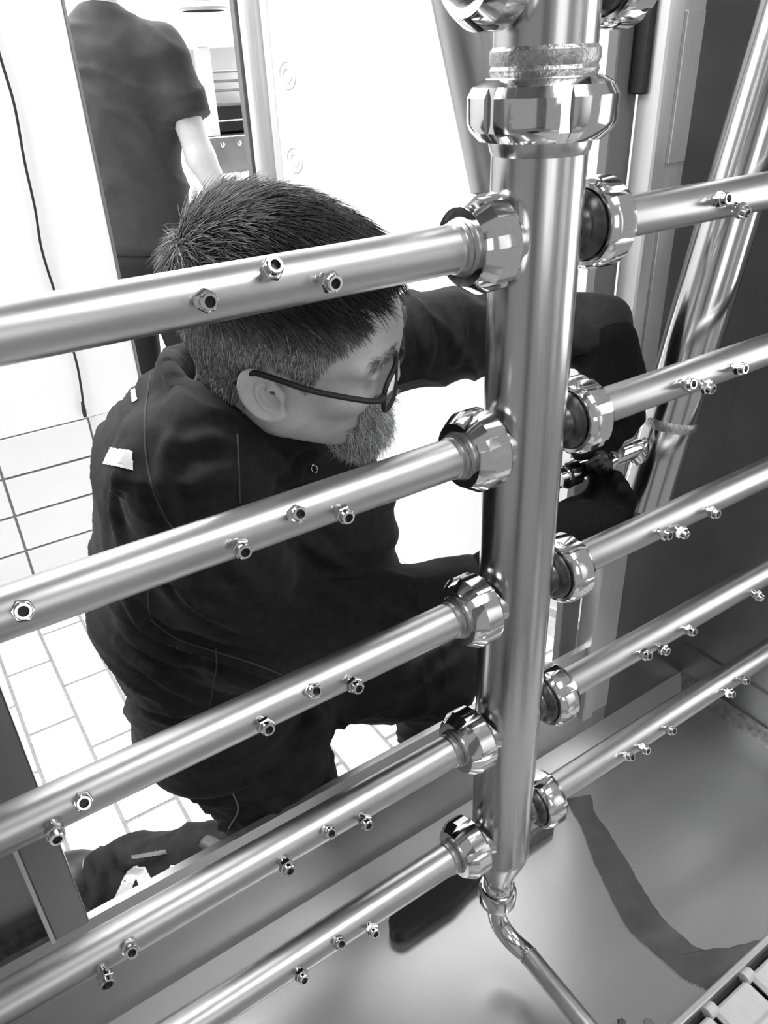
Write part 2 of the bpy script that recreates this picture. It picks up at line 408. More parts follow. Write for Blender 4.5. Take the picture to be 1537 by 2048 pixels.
# nozzle meshes (axis +z, base at origin), shared by every nozzle
def hexlathe(prof, seg=6, ph=0): return MB().lathe(prof, seg=seg, phase=ph)
nz_body = MB().lathe([(-.003, .0056), (.005, .0056), (.0055, .0062), (.007, .0062)], seg=14).mesh('nozzle_body'); nz_body.materials.append(M_POL)
nz_hex = MB().lathe([(.007, .0076), (.0078, .0088), (.0128, .0088), (.0136, .0078)], seg=6).mesh('hex_collar', 20); nz_hex.materials.append(M_POL)
nz_tip = MB().lathe([(.0136, .0066), (.0185, .0066), (.0195, .0058), (.0195, .0040), (.0125, .0034), (.0125, 0.0)], seg=18, caps=False).mesh('tip', 25); nz_tip.materials.append(M_POL)
nz_bore = MB().lathe([(.0150, .0038), (.0150, .0)], seg=14, caps=False).mesh('bore_shade_disc'); nz_bore.materials.append(M_HOLE)  # dark disc stands in for the shade down the hole
def nozzle(root, x, z, ang, spin=0.0):
    """ang: degrees above horizontal, towards the camera side (-Y)"""
    a = math.radians(ang); dirv = Vector((0, -math.cos(a), math.sin(a)))
    q = dirv.to_track_quat('Z', 'Y').to_matrix().to_4x4() @ Matrix.Rotation(spin, 4, 'Z')
    n = bpy.data.objects.new('nozzle', nz_body); COL.objects.link(n); n.parent = root
    n.matrix_local = Matrix.Translation(Vector((x, 0, z)) + dirv * (RP - .001) - root.location) @ q
    for nm, me in (('hex_collar', nz_hex), ('tip', nz_tip), ('bore_shade_disc', nz_bore)):
        c = bpy.data.objects.new(nm, me); COL.objects.link(c); c.parent = n

NOZ = {1: [(-.283, 32), (-.338, 7), (-.238, 1), (.234, 13), (.272, -16)],
       2: [(-.509, 27), (-.285, 28), (-.241, 1), (-.340, 5), (.229, 17), (.267, -7), (.327, 11)],
       3: [(-.287, 34), (-.243, 8), (-.343, 12), (-.512, 32), (-.540, 2), (.233, 12), (.269, -8), (.332, 7)],
       4: [(-.288, 32), (-.243, 8), (-.344, 10), (-.515, 27), (-.544, -2), (.236, 19), (.275, 3), (.335, 14), (.505, -5)],
       5: [(-.290, 36), (-.244, 13), (-.347, 16), (.239, 26), (.274, 16), (.338, 22), (.493, 14), (.535, 24), (-.075, 168)]}
LAB = {(0, -1): 'left spray pipe at the very top, only its union nut in view',
       (0, 1): 'right spray pipe at the very top, cut off by the upper edge',
       (1, -1): 'steel spray pipe crossing in front of the kneeling man\'s head',
       (1, 1): 'steel spray pipe right of the riser, highest of five, two nozzles in view',
       (2, -1): 'steel spray pipe crossing in front of the kneeling man\'s chest and upper arm',
       (2, 1): 'steel spray pipe right of the riser passing just above the lower black glove',
       (3, -1): 'steel spray pipe crossing in front of the kneeling man\'s waist',
       (3, 1): 'steel spray pipe right of the riser passing just below the lower black glove',
       (4, -1): 'steel spray pipe left of the riser along the chamber sill, second from the bottom',
       (4, 1): 'steel spray pipe right of the riser, second from the bottom',
       (5, -1): 'lowest steel spray pipe left of the riser, above the black tool',
       (5, 1): 'lowest steel spray pipe right of the riser, above the wet streak'}
NUTL = [(.050, .026), (.050, .0395), (.054, .0425), (.074, .0425), (.0855, .0355), (.088, .0335), (.088, .0262), (.084, .0245)]
NUTR = [(.062, .034), (.062, .0380), (.066, .0415), (.071, .0430), (.090, .0430), (.098, .037), (.100, .034), (.100, .024)]
for i, z in enumerate(PIPE_Z):
    for sgn in (-1, 1):
        L = 1.05 if sgn < 0 else .808
        rt = empty('spray_pipe', (sgn * .09, 0, z), LAB[i, sgn], 'pipe', 'spray pipes on the riser')
        x0 = .060 if sgn < 0 else .068
        prof = [(x0, RP), (L, RP)]
        part(MB().lathe(prof, o=(0, 0, z), ax=(sgn, 0, 0), seg=40), 'tube', M_TUBE, rt)
        if sgn < 0:   # ribbed liner in the mouth of the nut
            part(MB().lathe([(.100, RP), (.098, RP + .0012), (.094, RP + .0008), (.092, RP + .0034), (.089, RP + .0026), (.087, RP + .0052), (.080, RP + .0052)], o=(0, 0, z), ax=(-1, 0, 0), seg=40, caps=False), 'liner', M_TUBE, rt)
        part(MB().lathe(NUTL if sgn < 0 else NUTR, o=(0, 0, z), ax=(sgn, 0, 0), seg=72, slots=6, hw=.13, rs=.0385, caps=False, phase=.35 + .37 * i), 'union_nut', M_POL, rt, 25)
        for n, (x, a) in enumerate(NOZ.get(i, [])):
            if x * sgn > 0: nozzle(rt, x, z, a, n * .7)

# drain line under the riser
dr = empty('drain_pipe', (0, 0, -1.17), 'thin steel drain pipe bending away under the riser with a small round union', 'pipe')
part(MB().lathe([(-1.012, .014), (-1.012, .0235), (-1.007, .0275), (-1.002, .0295), (-.985, .0300), (-.976, .0290), (-.971, .0265), (-.973, .0240), (-.980, .0235)], seg=64, slots=4, hw=.16, rs=.0278, caps=False, phase=.3), 'union_nut', M_POL, dr, 25)
part(MB().lathe([(-.984, .0245), (-.972, .0238), (-.966, .0222), (-.962, .0195), (-.955, .0188)], seg=48, caps=False), 'liner', M_POL, dr, 25)
el = [(0, 0, -1.0), (0, 0, -1.035)] + [(.0165 * (1 - math.cos(a)), -.055 * (1 - math.cos(a)), -1.035 - .0555 * math.sin(a)) for a in np.linspace(.15, math.pi / 2, 10)]
part(MB().tube(el + [(.0165, -.062, -1.0905)], .0150, 24), 'elbow', M_POL, dr)
part(MB().tube([(.0165, -.0605, -1.0905), (.0165, -.0635, -1.0905)], .0158, 24), 'weld_bead', M_WELD, dr)
part(MB().tube([(.0165, -.062, -1.0905), (.0145, -.215, -1.092), (.0143, -.228, -1.097), (.0142, -.233, -1.108), (.0142, -.234, PZ + .001)], .0150, 24), 'tube', M_TUBE, dr)
part(MB().lathe([(PZ, .026), (PZ + .004, .026), (PZ + .006, .016)], o=(.0142, -.234, 0), seg=24), 'flange', M_SHEET, dr)

# slanting feed tubes behind the riser
dl = empty('feed_tube', (.05, .2, .2), 'slanting matt steel tube rising behind the riser at upper left', 'pipe')
a0, a1 = Vector((-.2175, .2, 1.19)), Vector((.1459, .2, -.03)); dv = (a1 - a0).normalized()
part(MB().tube([a0, a1], .037, 40), 'tube', M_TUBE, dl)
part(MB().tube([a1 - dv * .03, a1 + Vector((-.06, -.12, -.03))], .022, 24), 'connector', M_TUBE, dl)
dt = empty('feed_tube', (.42, .15, -.5), 'thick slanting steel tube with a weld ring beside the black gloves, right of the riser', 'pipe')
b0 = Vector((.425, .15, -.495)); b1 = Vector((.535, .15, .002)); bv = (b1 - b0).normalized()
wring = b0 + bv * .135
part(MB().tube([b0 - bv * .01, wring], .0415, 48), 'tube', M_FEED, dt)
part(MB().tube([wring, b0 + bv * 1.72], .0425, 48), 'tube', M_FEED, dt)
part(MB().tube([wring - bv * .008, wring - bv * .003, wring + bv * .003, wring + bv * .008], [.0418, .0445, .0445, .0425], 48), 'weld_bead', M_WELD, dt)

# ================================================================ ON THE CHAMBER FLOOR
wet_l = [(.331, .164), (.320, .128), (.307, .093), (.285, .055), (.268, .020), (.254, -.013), (.238, -.05), (.225, -.085), (.222, -.112), (.225, -.139), (.228, -.172), (.232, -.204), (.240, -.22), (.246, -.236)]
wet_r = [(.381, .143), (.372, .125), (.357, .108), (.346, .065), (.332, .021), (.322, -.012), (.310, -.04), (.297, -.08), (.288, -.119), (.289, -.15), (.293, -.182), (.315, -.20), (.343, -.215), (.373, -.227), (.40, -.238)]
def jag(pts, a):
    out = []
    for p in curve3([(x, y, 0) for x, y in pts], 6):
        out.append((p[0] + rng.normal() * a, p[1] + rng.normal() * a))
    return out
wl, wr = jag(wet_l, .0007), jag(wet_r, .0007)
mbw = MB(); n = min(len(wl), len(wr))
def rs(P, n):
    P = np.array(P); s = np.r_[0, np.cumsum(np.linalg.norm(np.diff(P, axis=0), axis=1))]; t = np.linspace(0, s[-1], n)
    return np.stack([np.interp(t, s, P[:, k]) for k in (0, 1)], 1)
A, B = rs(wl, 90), rs(wr, 90)
for q in range(89):
    mbw.add([(*A[q], PZ + .0015), (*B[q], PZ + .0015), (*B[q + 1], PZ + .0015), (*A[q + 1], PZ + .0015)], [(0, 3, 2, 1)])
wet = mbw.build('water_streak', M_WATER, None, 0); tag(wet, 'dark wet streak curving across the chamber floor towards the conveyor', 'water')
mbr = MB(); mbr.tube([(x, y, PZ + .0008) for x, y in A], .0007, 6); mbr.tube([(x, y, PZ + .0008) for x, y in B], .0007, 6)
mbr.build('dried_rim', M_EDGE, wet)
# black handled tool under the lowest pipe
tl_ = empty('hand_tool', (-.02, .13, PZ), 'black handled tool lying on the chamber floor under the lowest left pipe', 'tool')
def outline(w0, w1, x0, x1):
    top = [(x0 + w0 - w0 * math.cos(a), w0 * math.sin(a)) for a in np.linspace(0, math.pi / 2, 8)]
    pts = top + [(x0 + .12, w0 * 1.05), (x0 + .17, w1 * 1.1), (x1, w1)]
    return [(x, .128 + y) for x, y in pts] + [(x, .128 - y) for x, y in pts[::-1]]
part(MB().prism(outline(.021, .011, -.122, .15), PZ + .006, PZ + .030), 'handle', M_BLACK, tl_, 0)
part(MB().box(.145, .26, .121, .135, PZ + .0, PZ + .028, .003), 'shank', M_DARKST, tl_)
part(MB().lathe([(PZ + .029, .009), (PZ + .0305, .009), (PZ + .0312, .007), (PZ + .0312, 0)], o=(-.104, .128, 0), seg=20, caps=False), 'end_screw', M_BLACK, tl_)
# two studs by the conveyor rail, standing in for nozzle ends
for q, (x, y, lab) in enumerate(((.090, -.196, 'small bright hex stud standing in for a nozzle end at the lower edge beside the conveyor rail'), (.122, -.220, 'small dull grey stud standing in for a nozzle end at the lower edge nearest the conveyor rail'))):
    st = empty('stud', (x, y, PZ), lab, 'bolt', 'studs beside the conveyor rail')
    part(MB().lathe([(PZ, .006), (PZ + .012, .006)], o=(x, y, 0), seg=16), 'shaft', M_TUBE, st)
    part(MB().lathe([(PZ + .012, .008), (PZ + .018, .008), (PZ + .020, .006)], o=(x, y, 0), seg=6 if q == 0 else 18), 'head', M_POL if q == 0 else M_SHEET, st, 20)
# conveyor: guide rail and plastic link belt
cvy = empty('conveyor', (.4, -.35, PZ), 'pale plastic link conveyor behind a steel guide rail at lower right', 'conveyor')
part(MB().box(-.9, .80, -.262, -.252, PZ, -1.098, .002), 'guide_rail', M_JAMB, cvy)
part(MB().box(-.9, .80, -.62, -.262, PZ, -1.145), 'bed', M_BLACK, cvy, 0)
lk = MB().box(-.041, .041, -.050, .0, -.013, 0, .005).mesh('knuckle'); lk.materials.append(M_BELT)
pl = MB().box(-.041, .041, -.30, .0, -.012, .0, .004).mesh('plate'); pl.materials.append(M_BELT)
for q in range(-8, 8):
    x = .222 + q * .090
    if x > .78: continue
    l = bpy.data.objects.new('belt_link', pl); COL.objects.link(l); l.parent = cvy
    l.matrix_parent_inverse = Matrix.Translation(cvy.location).inverted(); l.location = (x, -.322, -1.104)
    c = bpy.data.objects.new('knuckle', lk); COL.objects.link(c); c.parent = l; c.location = (.012, .049, -.003)
    mbp = MB().tube([(x - .05 + .012, -.271, -1.112), (x - .033 + .012, -.271, -1.112)], .010, 16)
    part(mbp, 'hinge_pin', M_BELT, cvy)
#PEOPLE
# ================================================================ KNEELING MAN
HC = np.array([-.186, .1523, -.0987]); HS = 1.06
HB = np.array([[.7581, -.6144, -.2186], [.6476, .6693, .3636], [-.0774, -.4168, .9051]])   # rows: forward, left, up
def h2w(p): return HC + HS * (np.asarray(p, float) @ HB)
def head_sdf(P):
    d = ell_d(P, (-.012, 0, .042), (.100, .077, .086))
    d = smin(d, ell_d(P, (.040, 0, .045), (.056, .062, .052)), .03)
    d = smin(d, ell_d(P, (.034, 0, -.015), (.060, .058, .080)), .03)
    for s in (-1, 1):
        d = smin(d, seg_d(P, (.006, s * .050, -.045), (.068, s * .014, -.088), .024, .021), .03)
        d = smin(d, ell_d(P, (.062, s * .044, -.014), (.024, .020, .020)), .02)
        d = smin(d, seg_d(P, (.090, s * .010, .034), (.072, s * .050, .030), .010, .009), .015)
        d = smax(d, -ell_d(P, (.101, s * .033, .008), (.015, .019, .013)), .012)
        d = smin(d, ell_d(P, (.078, s * .032, .010), (.0125, .0125, .0125)), .004)
        d = smin(d, seg_d(P, (.086, s * .048, .017), (.090, s * .020, .019), .004, .005), .006)
    d = smin(d, seg_d(P, (.094, 0, .022), (.100, 0, -.018), .0075, .0105), .012)
    for s in (-1, 1): d = smin(d, ell_d(P, (.092, s * .012, -.022), (.011, .008, .008)), .008)
    d = smin(d, ell_d(P, (.088, 0, -.056), (.016, .024, .009)), .012)
    d = smin(d, ell_d(P, (.080, 0, -.090), (.020, .024, .016)), .018)
    d = smin(d, seg_d(P, (-.030, 0, -.04), (-.052, 0, -.17), .056, .060), .035)
    return d
def ear_sdf(P, s):
    q = P - np.array([-.006, s * .0775, .000], np.float32)
    a = .50; B = np.array([[math.cos(a), 0, math.sin(a)], [.0, 1, 0], [-math.sin(a), 0, math.cos(a)]], np.float32)
    y = np.array([[.94, -s * .34, 0], [s * .34, .94, 0], [0, 0, 1]], np.float32)
    q = q @ (y @ B).T / .86
    d = ell_d(q, (-.004, 0, 0), (.0205, .0070, .034))
    d = smax(d, -ell_d(q, (-.002, s * .0085, .003), (.0150, .0085, .0255)), .003)
    k = np.sqrt((q[..., 0] + .004) ** 2 / .0185 ** 2 + (q[..., 2] - .002) ** 2 / .0315 ** 2 + 1e-9)
    hel = np.sqrt(((k - 1) * .022) ** 2 + (q[..., 1] - s * .0055) ** 2) - .0036
    hel = np.where((q[..., 0] > .010) & (q[..., 2] < .010), .02, hel)
    d = smin(d, hel, .003)
    k2 = np.sqrt((q[..., 0] - .001) ** 2 / .0105 ** 2 + (q[..., 2] + .004) ** 2 / .0190 ** 2 + 1e-9)
    ah = np.sqrt(((k2 - 1) * .014) ** 2 + (q[..., 1] - s * .0035) ** 2) - .0028
    ah = np.where(q[..., 0] > .006, .02, ah)
    d = smin(d, ah, .003)
    d = smax(d, -ell_d(q, (.004, s * .004, -.005), (.0075, .009, .012)), .003)
    d = smin(d, ell_d(q, (.001, s * .002, -.031), (.0085, .0055, .009)), .005)
    d = smin(d, ell_d(q, (.0135, s * .003, -.006), (.0050, .0045, .0075)), .004)
    d = smin(d, seg_d(q, (.013, s * .003, .004), (.004, s * .003, .004), .0025, .002), .004)
    return d * .86
Vl, Qh = surfnet(head_sdf, (-.125, -.105, -.18), (.14, .105, .145), .0026)
Vl = smooth_v(Vl, Qh, 1, .4)
man = empty('person', (-.2, .38, FZ), 'person kneeling at the opening in a black work jacket, glasses and beard', 'person')
PI = Matrix.Translation(man.location).inverted()
def mpart(name, V, Q, mat, root=man):
    o = link(name, np_mesh(name, V, Q), mat, root); o.matrix_parent_inverse = Matrix.Translation(root.location).inverted(); return o
Vb, Qb = h2w(Vl), Qh
for sd in (-1, 1):
    c = np.array([-.006, sd * .0775, 0]); Ve, Qe = surfnet(lambda P: ear_sdf(P, sd), c - [.034, .022, .040], c + [.034, .022, .040], .0011)
    Qb = np.concatenate([Qb, Qe + len(Vb)]); Vb = np.concatenate([Vb, h2w(smooth_v(Ve, Qe, 1, .4))])
mpart('body', Vb, Qb, M_SKIN)
Nl = vnormals(Vl, Qh)

def hair_amount(p):
    x, y, z = p[:, 0], np.abs(p[:, 1]), p[:, 2]
    top = np.clip((z - .060) / .04, 0, 1)
    lowb = np.interp(x, [-.12, -.06, -.025, -.012, .010, .022, .040, .052, .075, .12], [-.074, -.066, -.030, .032, .034, .004, .020, .056, .086, .095])
    lowb = np.where((x > .045) & (y < .045), .088, lowb)
    m = z > lowb + .006 * np.sin(x * 300 + y * 200)
    return m, top
mh, top = hair_amount(Vl)
ear_m = (np.abs(Vl[:, 1]) > .079) & (Vl[:, 2] < .045) & (Vl[:, 0] > -.04) & (Vl[:, 0] < .02)
mh &= ~ear_m
# close-fitting cap of hair under the strands
fm = mh[Qh].all(1); used = np.unique(Qh[fm]); remap = -np.ones(len(Vl), int); remap[used] = np.arange(len(used))
thick = .0022 + .008 * top
lump = vnoise(Vl * np.array([28, 60, 60])) - .5
Vc = (Vl + Nl * (thick + .006 * lump * top)[:, None])[used]; Qc = remap[Qh[fm]]
cap_me = np_mesh('hair', h2w(Vc), Qc)
# strands
fc = Vl[Qh].mean(1); fn = Nl[Qh].mean(1); far = np.linalg.norm(np.cross(Vl[Qh[:, 2]] - Vl[Qh[:, 0]], Vl[Qh[:, 3]] - Vl[Qh[:, 1]]), axis=1)
def strands(mask, count, dirfn, lenfn, tonefn, r0, jit=.25, rootfn=lambda S: np.zeros(len(S))):
    ids = np.where(mask)[0]; pr = far[ids] / far[ids].sum(); S = rng.choice(ids, count, p=pr)
    P = fc[S] + rng.normal(size=(count, 3)) * .0012; N = fn[S] / np.linalg.norm(fn[S], axis=1, keepdims=True); P = P + N * (rootfn(S) * rng.uniform(.3, 1.0, count))[:, None]; N = fn[S] / np.linalg.norm(fn[S], axis=1, keepdims=True)
    D = dirfn(P, N) + rng.normal(size=(count, 3)) * jit; L = lenfn(P) * rng.uniform(.7, 1.2, count); tone = tonefn(P)
    verts = []; nseg = 4
    T = D - N * (D * N).sum(1, keepdims=True); T /= np.maximum(np.linalg.norm(T, axis=1, keepdims=True), 1e-6)
    lift = lenfn(P, True)
    side = np.cross(T, N); rings = []
    cen = P.copy(); dirv = T * (1 - lift)[:, None] + N * lift[:, None]; step = L / nseg
    for k in range(nseg + 1):
        r = r0 * (1 - .85 * k / nseg)
        rings.append([cen + side * r, cen - side * r * .5 + N * r * .87, cen - side * r * .5 - N * r * .87])
        cen = cen + dirv * step[:, None]
        dirv = dirv - N * (.22 * lift)[:, None] + np.array([0, 0, -.10]) * .4; dirv /= np.linalg.norm(dirv, axis=1, keepdims=True)
    A = np.array(rings).transpose(2, 0, 1, 3).reshape(-1, 3); Q = []
    base = (np.arange(count) * 3 * (nseg + 1))[:, None]
    for k in range(nseg):
        for j in range(3):
            Q.append(base + np.array([[k * 3 + j, k * 3 + (j + 1) % 3, (k + 1) * 3 + (j + 1) % 3, (k + 1) * 3 + j]]))
    return A, np.concatenate(Q), np.repeat(tone, 3 * (nseg + 1))
def hdir(P, N):
    w = np.array([-.072, -.012, .085]); out = P - w; out /= np.linalg.norm(out, axis=1, keepdims=True)
    t = np.clip((P[:, 2] - .05) / .04, 0, 1)[:, None]
    fwd = np.array([1.0, -.25, .0]); down = np.array([-.25, 0, -1.0])
    wob = (vnoise(P * 38)[:, None] - .5) * np.array([[.2, 1.6, .3]])
    return t * (fwd * .75 + out * .7 + wob) + (1 - t) * (down + .3 * out)
def hlen(P, lift=False):
    t = np.clip((P[:, 2] - .055) / .045, 0, 1)
    fr = np.clip((P[:, 0] - .045) / .03, 0, 1) * t
    bk = np.clip((-.05 - P[:, 0]) / .03, 0, 1) * np.clip((P[:, 2] - .02) / .03, 0, 1)
    if lift: return .12 + .12 * t + .12 * bk + .05 * (1 - t)
    return .0095 + .024 * t - .006 * fr + .006 * bk
def htone(P):
    t = np.clip((P[:, 2] - .045) / .045, 0, 1); bk = np.clip((-.055 - P[:, 0]) / .03, 0, 1)
    base = .44 * (1 - t) + .024 * t + .10 * bk
    return np.clip(base * rng.lognormal(0, .55, len(P)), .008, .6)
hm = mh[Qh].all(1)
thf = thick[Qh].mean(1)
S1 = strands(hm, 26000, hdir, hlen, htone, .00075, .22, lambda S: thf[S])
capt = np.clip(.28 * (1 - top[used]) + .014 * top[used], .01, .3)
def strand_obj(name, parts, extra=None):
    Vs, Qs, Ts = [], [], []; o = 0
    for A, Q, T in parts: Vs.append(A); Qs.append(Q + o); Ts.append(T); o += len(A)
    V = np.concatenate(Vs); Q = np.concatenate(Qs); T = np.concatenate(Ts)
    me = np_mesh(name, h2w(V), Q)
    at = me.attributes.new('tone', 'FLOAT_COLOR', 'POINT'); at.data.foreach_set('color', np.repeat(T, 4).reshape(-1, 4).ravel().astype(np.float32) * 1.0)
    ob = link(name, me, M_HAIR, man); ob.matrix_parent_inverse = PI; return ob
hair = strand_obj('hair', [S1, (Vc, Qc, capt)]); tag(hair, 'short dark hair, grey at the sides and nape')
# beard and moustache
def beard_mask(p):
    x, y, z = p[:, 0], np.abs(p[:, 1]), p[:, 2]
    chin = (z < -.062) & (x > .050) & (y < .042) & (z > -.115)
    mou = (z < -.036) & (z > -.066) & (x > .074) & (y < .034) & ~((z < -.05) & (y < .014) & (z > -.060))
    return chin | mou
bm = beard_mask(fc)
S2 = strands(bm, 5200, lambda P, N: np.array([.55, 0, -1.0]) + np.sign(P[:, 1:2]) * np.array([[0, .15, 0]]),
             lambda P, l=False: (np.full(len(P), .42) if l else .017 + .012 * np.clip((-.06 - P[:, 2]) / .03, 0, 1)),
             lambda P: np.clip(.55 * rng.lognormal(0, .5, len(P)), .04, .8), .00060, .3)
beard = strand_obj('beard', [S2]); tag(beard, 'short grey beard and moustache')
bw_m = (np.abs(fc[:, 1]) > .014) & (np.abs(fc[:, 1]) < .052) & (fc[:, 0] > .06) & (fc[:, 2] > .026) & (fc[:, 2] < .040)
for sd in (-1, 1):
  S3 = strands(bw_m & (fc[:, 1] * sd > 0), 130, lambda P, N: np.sign(P[:, 1:2]) * np.array([[0, 1.0, 0]]) + np.array([[0, 0, .3]]), lambda P, l=False: np.full(len(P), .3 if l else .009), lambda P: np.clip(.16 * rng.lognormal(0, .4, len(P)), .02, .5), .0005)
  strand_obj('eyebrow', [S3])
# spectacles
gl = empty('glasses', h2w((.1, 0, 0)), None, None); gl.parent = man; gl.matrix_parent_inverse = PI; GI = Matrix.Translation(gl.location).inverted()
def gpart(mb, name, mat):
    o = mb.build(name, mat, gl); o.matrix_parent_inverse = GI; return o
def rim(s, k=1.0, dx=0):
    out = []
    for a in np.linspace(0, 2 * math.pi, 41)[:-1]:
        ca, sa = math.cos(a), math.sin(a); e = .62
        y = .0275 * k * math.copysign(abs(ca) ** e, ca); z = .0200 * k * math.copysign(abs(sa) ** e, sa)
        out.append(h2w((.106 + dx - .0022 * (y * s / .027) ** 2 - .10 * (z - 0) - max(0, s * (y) ) * .12, s * .034 + y, .004 + z)))
    return out
for s in (-1, 1):
    R = rim(s); gpart(MB().tube(R + R[:1], .0026, 8, False), 'rim', M_BLACK)
    Rl = rim(s, .97, .0008); Rb = rim(s, .97, -.0008); n = len(Rl)
    gpart(MB().add([tuple(p) for p in Rl] + [tuple(p) for p in Rb], [tuple(range(n)), tuple(range(2 * n - 1, n - 1, -1))] + [(i, n + i, n + (i + 1) % n, (i + 1) % n) for i in range(n)]), 'lens', M_GLASS)
    T = curve3([h2w((.100, s * .064, .012)), h2w((.090, s * .0745, .014)), h2w((.04, s * .083, .020)), h2w((-.002, s * .084, .027)), h2w((-.018, s * .083, .026)), h2w((-.034, s * .080, .008))], 6)
    gpart(MB().tube(T, [.0036] * 4 + [.0030] * (len(T) - 4), 8), 'temple_arm', M_BLACK)
gpart(MB().tube(curve3([h2w((.104, -.008, .010)), h2w((.1085, 0, .013)), h2w((.104, .008, .010))], 5), .0024, 8), 'bridge', M_BLACK)

# ---- jacket
ZB = np.array([0, 0, 1.0])
TL = np.array([.84, .545, 0]); TL /= np.linalg.norm(TL); TF = np.array([TL[1], -TL[0], 0]); TB = np.stack([TF, TL, ZB])
N0 = np.array([-.226, .245, -.205])
rsh, relb, rwri = (-.300, .172, -.215), (-.262, .212, -.480), (.060, .150, -.530)
lsh, lelb, lwri = (-.030, .345, -.205), (.245, .335, -.210), (.335, .222, -.212)
nk_ax = np.array([.10, -.17, .95]); nk_ax /= np.linalg.norm(nk_ax); nk_c = N0 + nk_ax * .032
def jacket_sdf(P):
    d = ell_d(P, (-.225, .305, -.33), (.120, .175, .17), TB)
    d = smin(d, ell_d(P, (-.262, .350, -.50), (.125, .165, .19), TB), .05)
    d = smin(d, ell_d(P, (-.256, .376, -.70), (.122, .158, .19), TB), .05)
    d = smin(d, seg_d(P, rsh, lsh, .060, .058), .06)
    d = smin(d, seg_d(P, N0 + np.array([-.01, .02, -.02]), (-.26, .35, -.32), .07, .11), .06)
    d = smin(d, ell_d(P, (-.10, .275, -.42), (.09, .10, .17), TB), .06)
    d = smin(d, smin(seg_d(P, rsh, relb, .070, .062), seg_d(P, relb, rwri, .062, .047), .03), .025)
    d = smin(d, smin(seg_d(P, lsh, lelb, .068, .060), seg_d(P, lelb, lwri, .060, .050), .03), .03)
    d = smax(d, -.800 - P[..., 2] - .12 * (P[..., 0] + .28), .012)
    # stand collar round the neck
    q = P - nk_c.astype(np.float32); hgt = q @ nk_ax.astype(np.float32); rad = np.linalg.norm(q - hgt[..., None] * nk_ax.astype(np.float32), axis=-1)
    col = np.sqrt(np.maximum(np.abs(rad - (.074 - .10 * (hgt + .03))) - .004, 0) ** 2 + np.maximum(np.abs(hgt + .010) - .040, 0) ** 2) - .004
    core = smax(rad - .066, np.abs(hgt - .02) - .075, .01)
    d = smax(d, -core, .012)
    return smin(d, col, .012)
Vj, Qj = surfnet(jacket_sdf, (-.47, .045, -.89), (.41, .56, -.06), .0052)
Vj = smooth_v(Vj, Qj, 2, .4)
def cloth_folds(V, Q, amp, sets):
    N = vnormals(V, Q); d = np.zeros(len(V))
    for dirv, f1, f2, a, off in sets:
        dv = np.array(dirv, float); dv /= np.linalg.norm(dv); u = np.cross(dv, [.3, .9, .2]); u /= np.linalg.norm(u); w = np.cross(dv, u)
        C = np.stack([V @ dv * f1 + off, V @ u * f2, V @ w * f2], 1)
        C[:, 0] += 1.2 * vnoise(V * 9 + off)
        n = vnoise(C); d += a * (1 - np.abs(2 * n - 1)) ** 2.2
    return V + N * (amp * (d - .3))[:, None]
Vj = cloth_folds(Vj, Qj, .0110, [((.30, .1, 1), 24, 4, 1.0, 3.3), ((.8, -.4, .6), 26, 4.5, .8, 11.1), ((.1, .4, -1), 50, 9, .22, 5.7)]); Vj = smooth_v(Vj, Qj, 1, .4)
def crease(V, Q, curves, sig, amp):
    bvh = BVHTree.FromPolygons([tuple(v) for v in V], [tuple(q) for q in Q.tolist()]); N = vnormals(V, Q); d = np.zeros(len(V))
    for pts, a in curves:
        W = []
        for p in curve3([(x, y, 0) for x, y in pts], 12):
            h = hit(bvh, p[0], p[1])
            if h[0] is not None: W.append(tuple(h[0]))
        if len(W) < 3: continue
        W = np.array(W); n = len(W); taper = np.sin(np.linspace(.12, math.pi - .12, n)) ** .6
        lo, hi = W.min(0) - .04, W.max(0) + .04; m = np.where(((V > lo) & (V < hi)).all(1))[0]
        D = np.linalg.norm(V[m][:, None] - W[None], axis=2); k = D.argmin(1); r = D[np.arange(len(m)), k] / sig
        d[m] += a * taper[k] * (np.exp(-r ** 2) - .45 * np.exp(-(r - 2.0) ** 2))
    return V + N * (amp * d)[:, None]
def hit(bvh, px, py):
    o, v = sight(px, py); h = bvh.ray_cast(o, v); return h
Vj = crease(Vj, Qj, [([(250, 1200), (300, 1258), (420, 1305), (560, 1350), (640, 1385)], 1.3), ([(238, 1290), (330, 1362), (430, 1412)], 1), ([(236, 1250), (300, 1305), (420, 1335)], .8),
    ([(330, 700), (345, 770), (400, 815), (440, 822)], 1), ([(318, 790), (380, 832), (442, 850)], .8), ([(350, 885), (420, 876), (470, 900)], .9), ([(380, 965), (440, 940), (500, 930)], .8),
    ([(480, 1000), (600, 1075), (700, 1140)], 1), ([(250, 1415), (330, 1440), (420, 1462)], .9), ([(250, 900), (228, 1000), (240, 1090)], .9), ([(345, 850), (325, 960), (360, 1070)], .9),
    ([(835, 600), (860, 680), (850, 740)], 1), ([(900, 585), (925, 650), (915, 725)], 1), ([(740, 1205), (850, 1255), (940, 1245)], 1), ([(560, 980), (620, 920), (690, 890)], .8),
    ([(430, 1080), (520, 1180), (640, 1230)], 1), ([(330, 1130), (400, 1215), (520, 1270)], .9), ([(520, 900), (600, 960), (660, 980)], .8)], .0085, .0085)
jk = mpart('jacket', Vj, Qj, M_JACKET); tag(jk, 'black cotton work jacket with a stand collar')
BJ = BVHTree.FromPolygons([tuple(v) for v in Vj], [tuple(q) for q in Qj.tolist()])
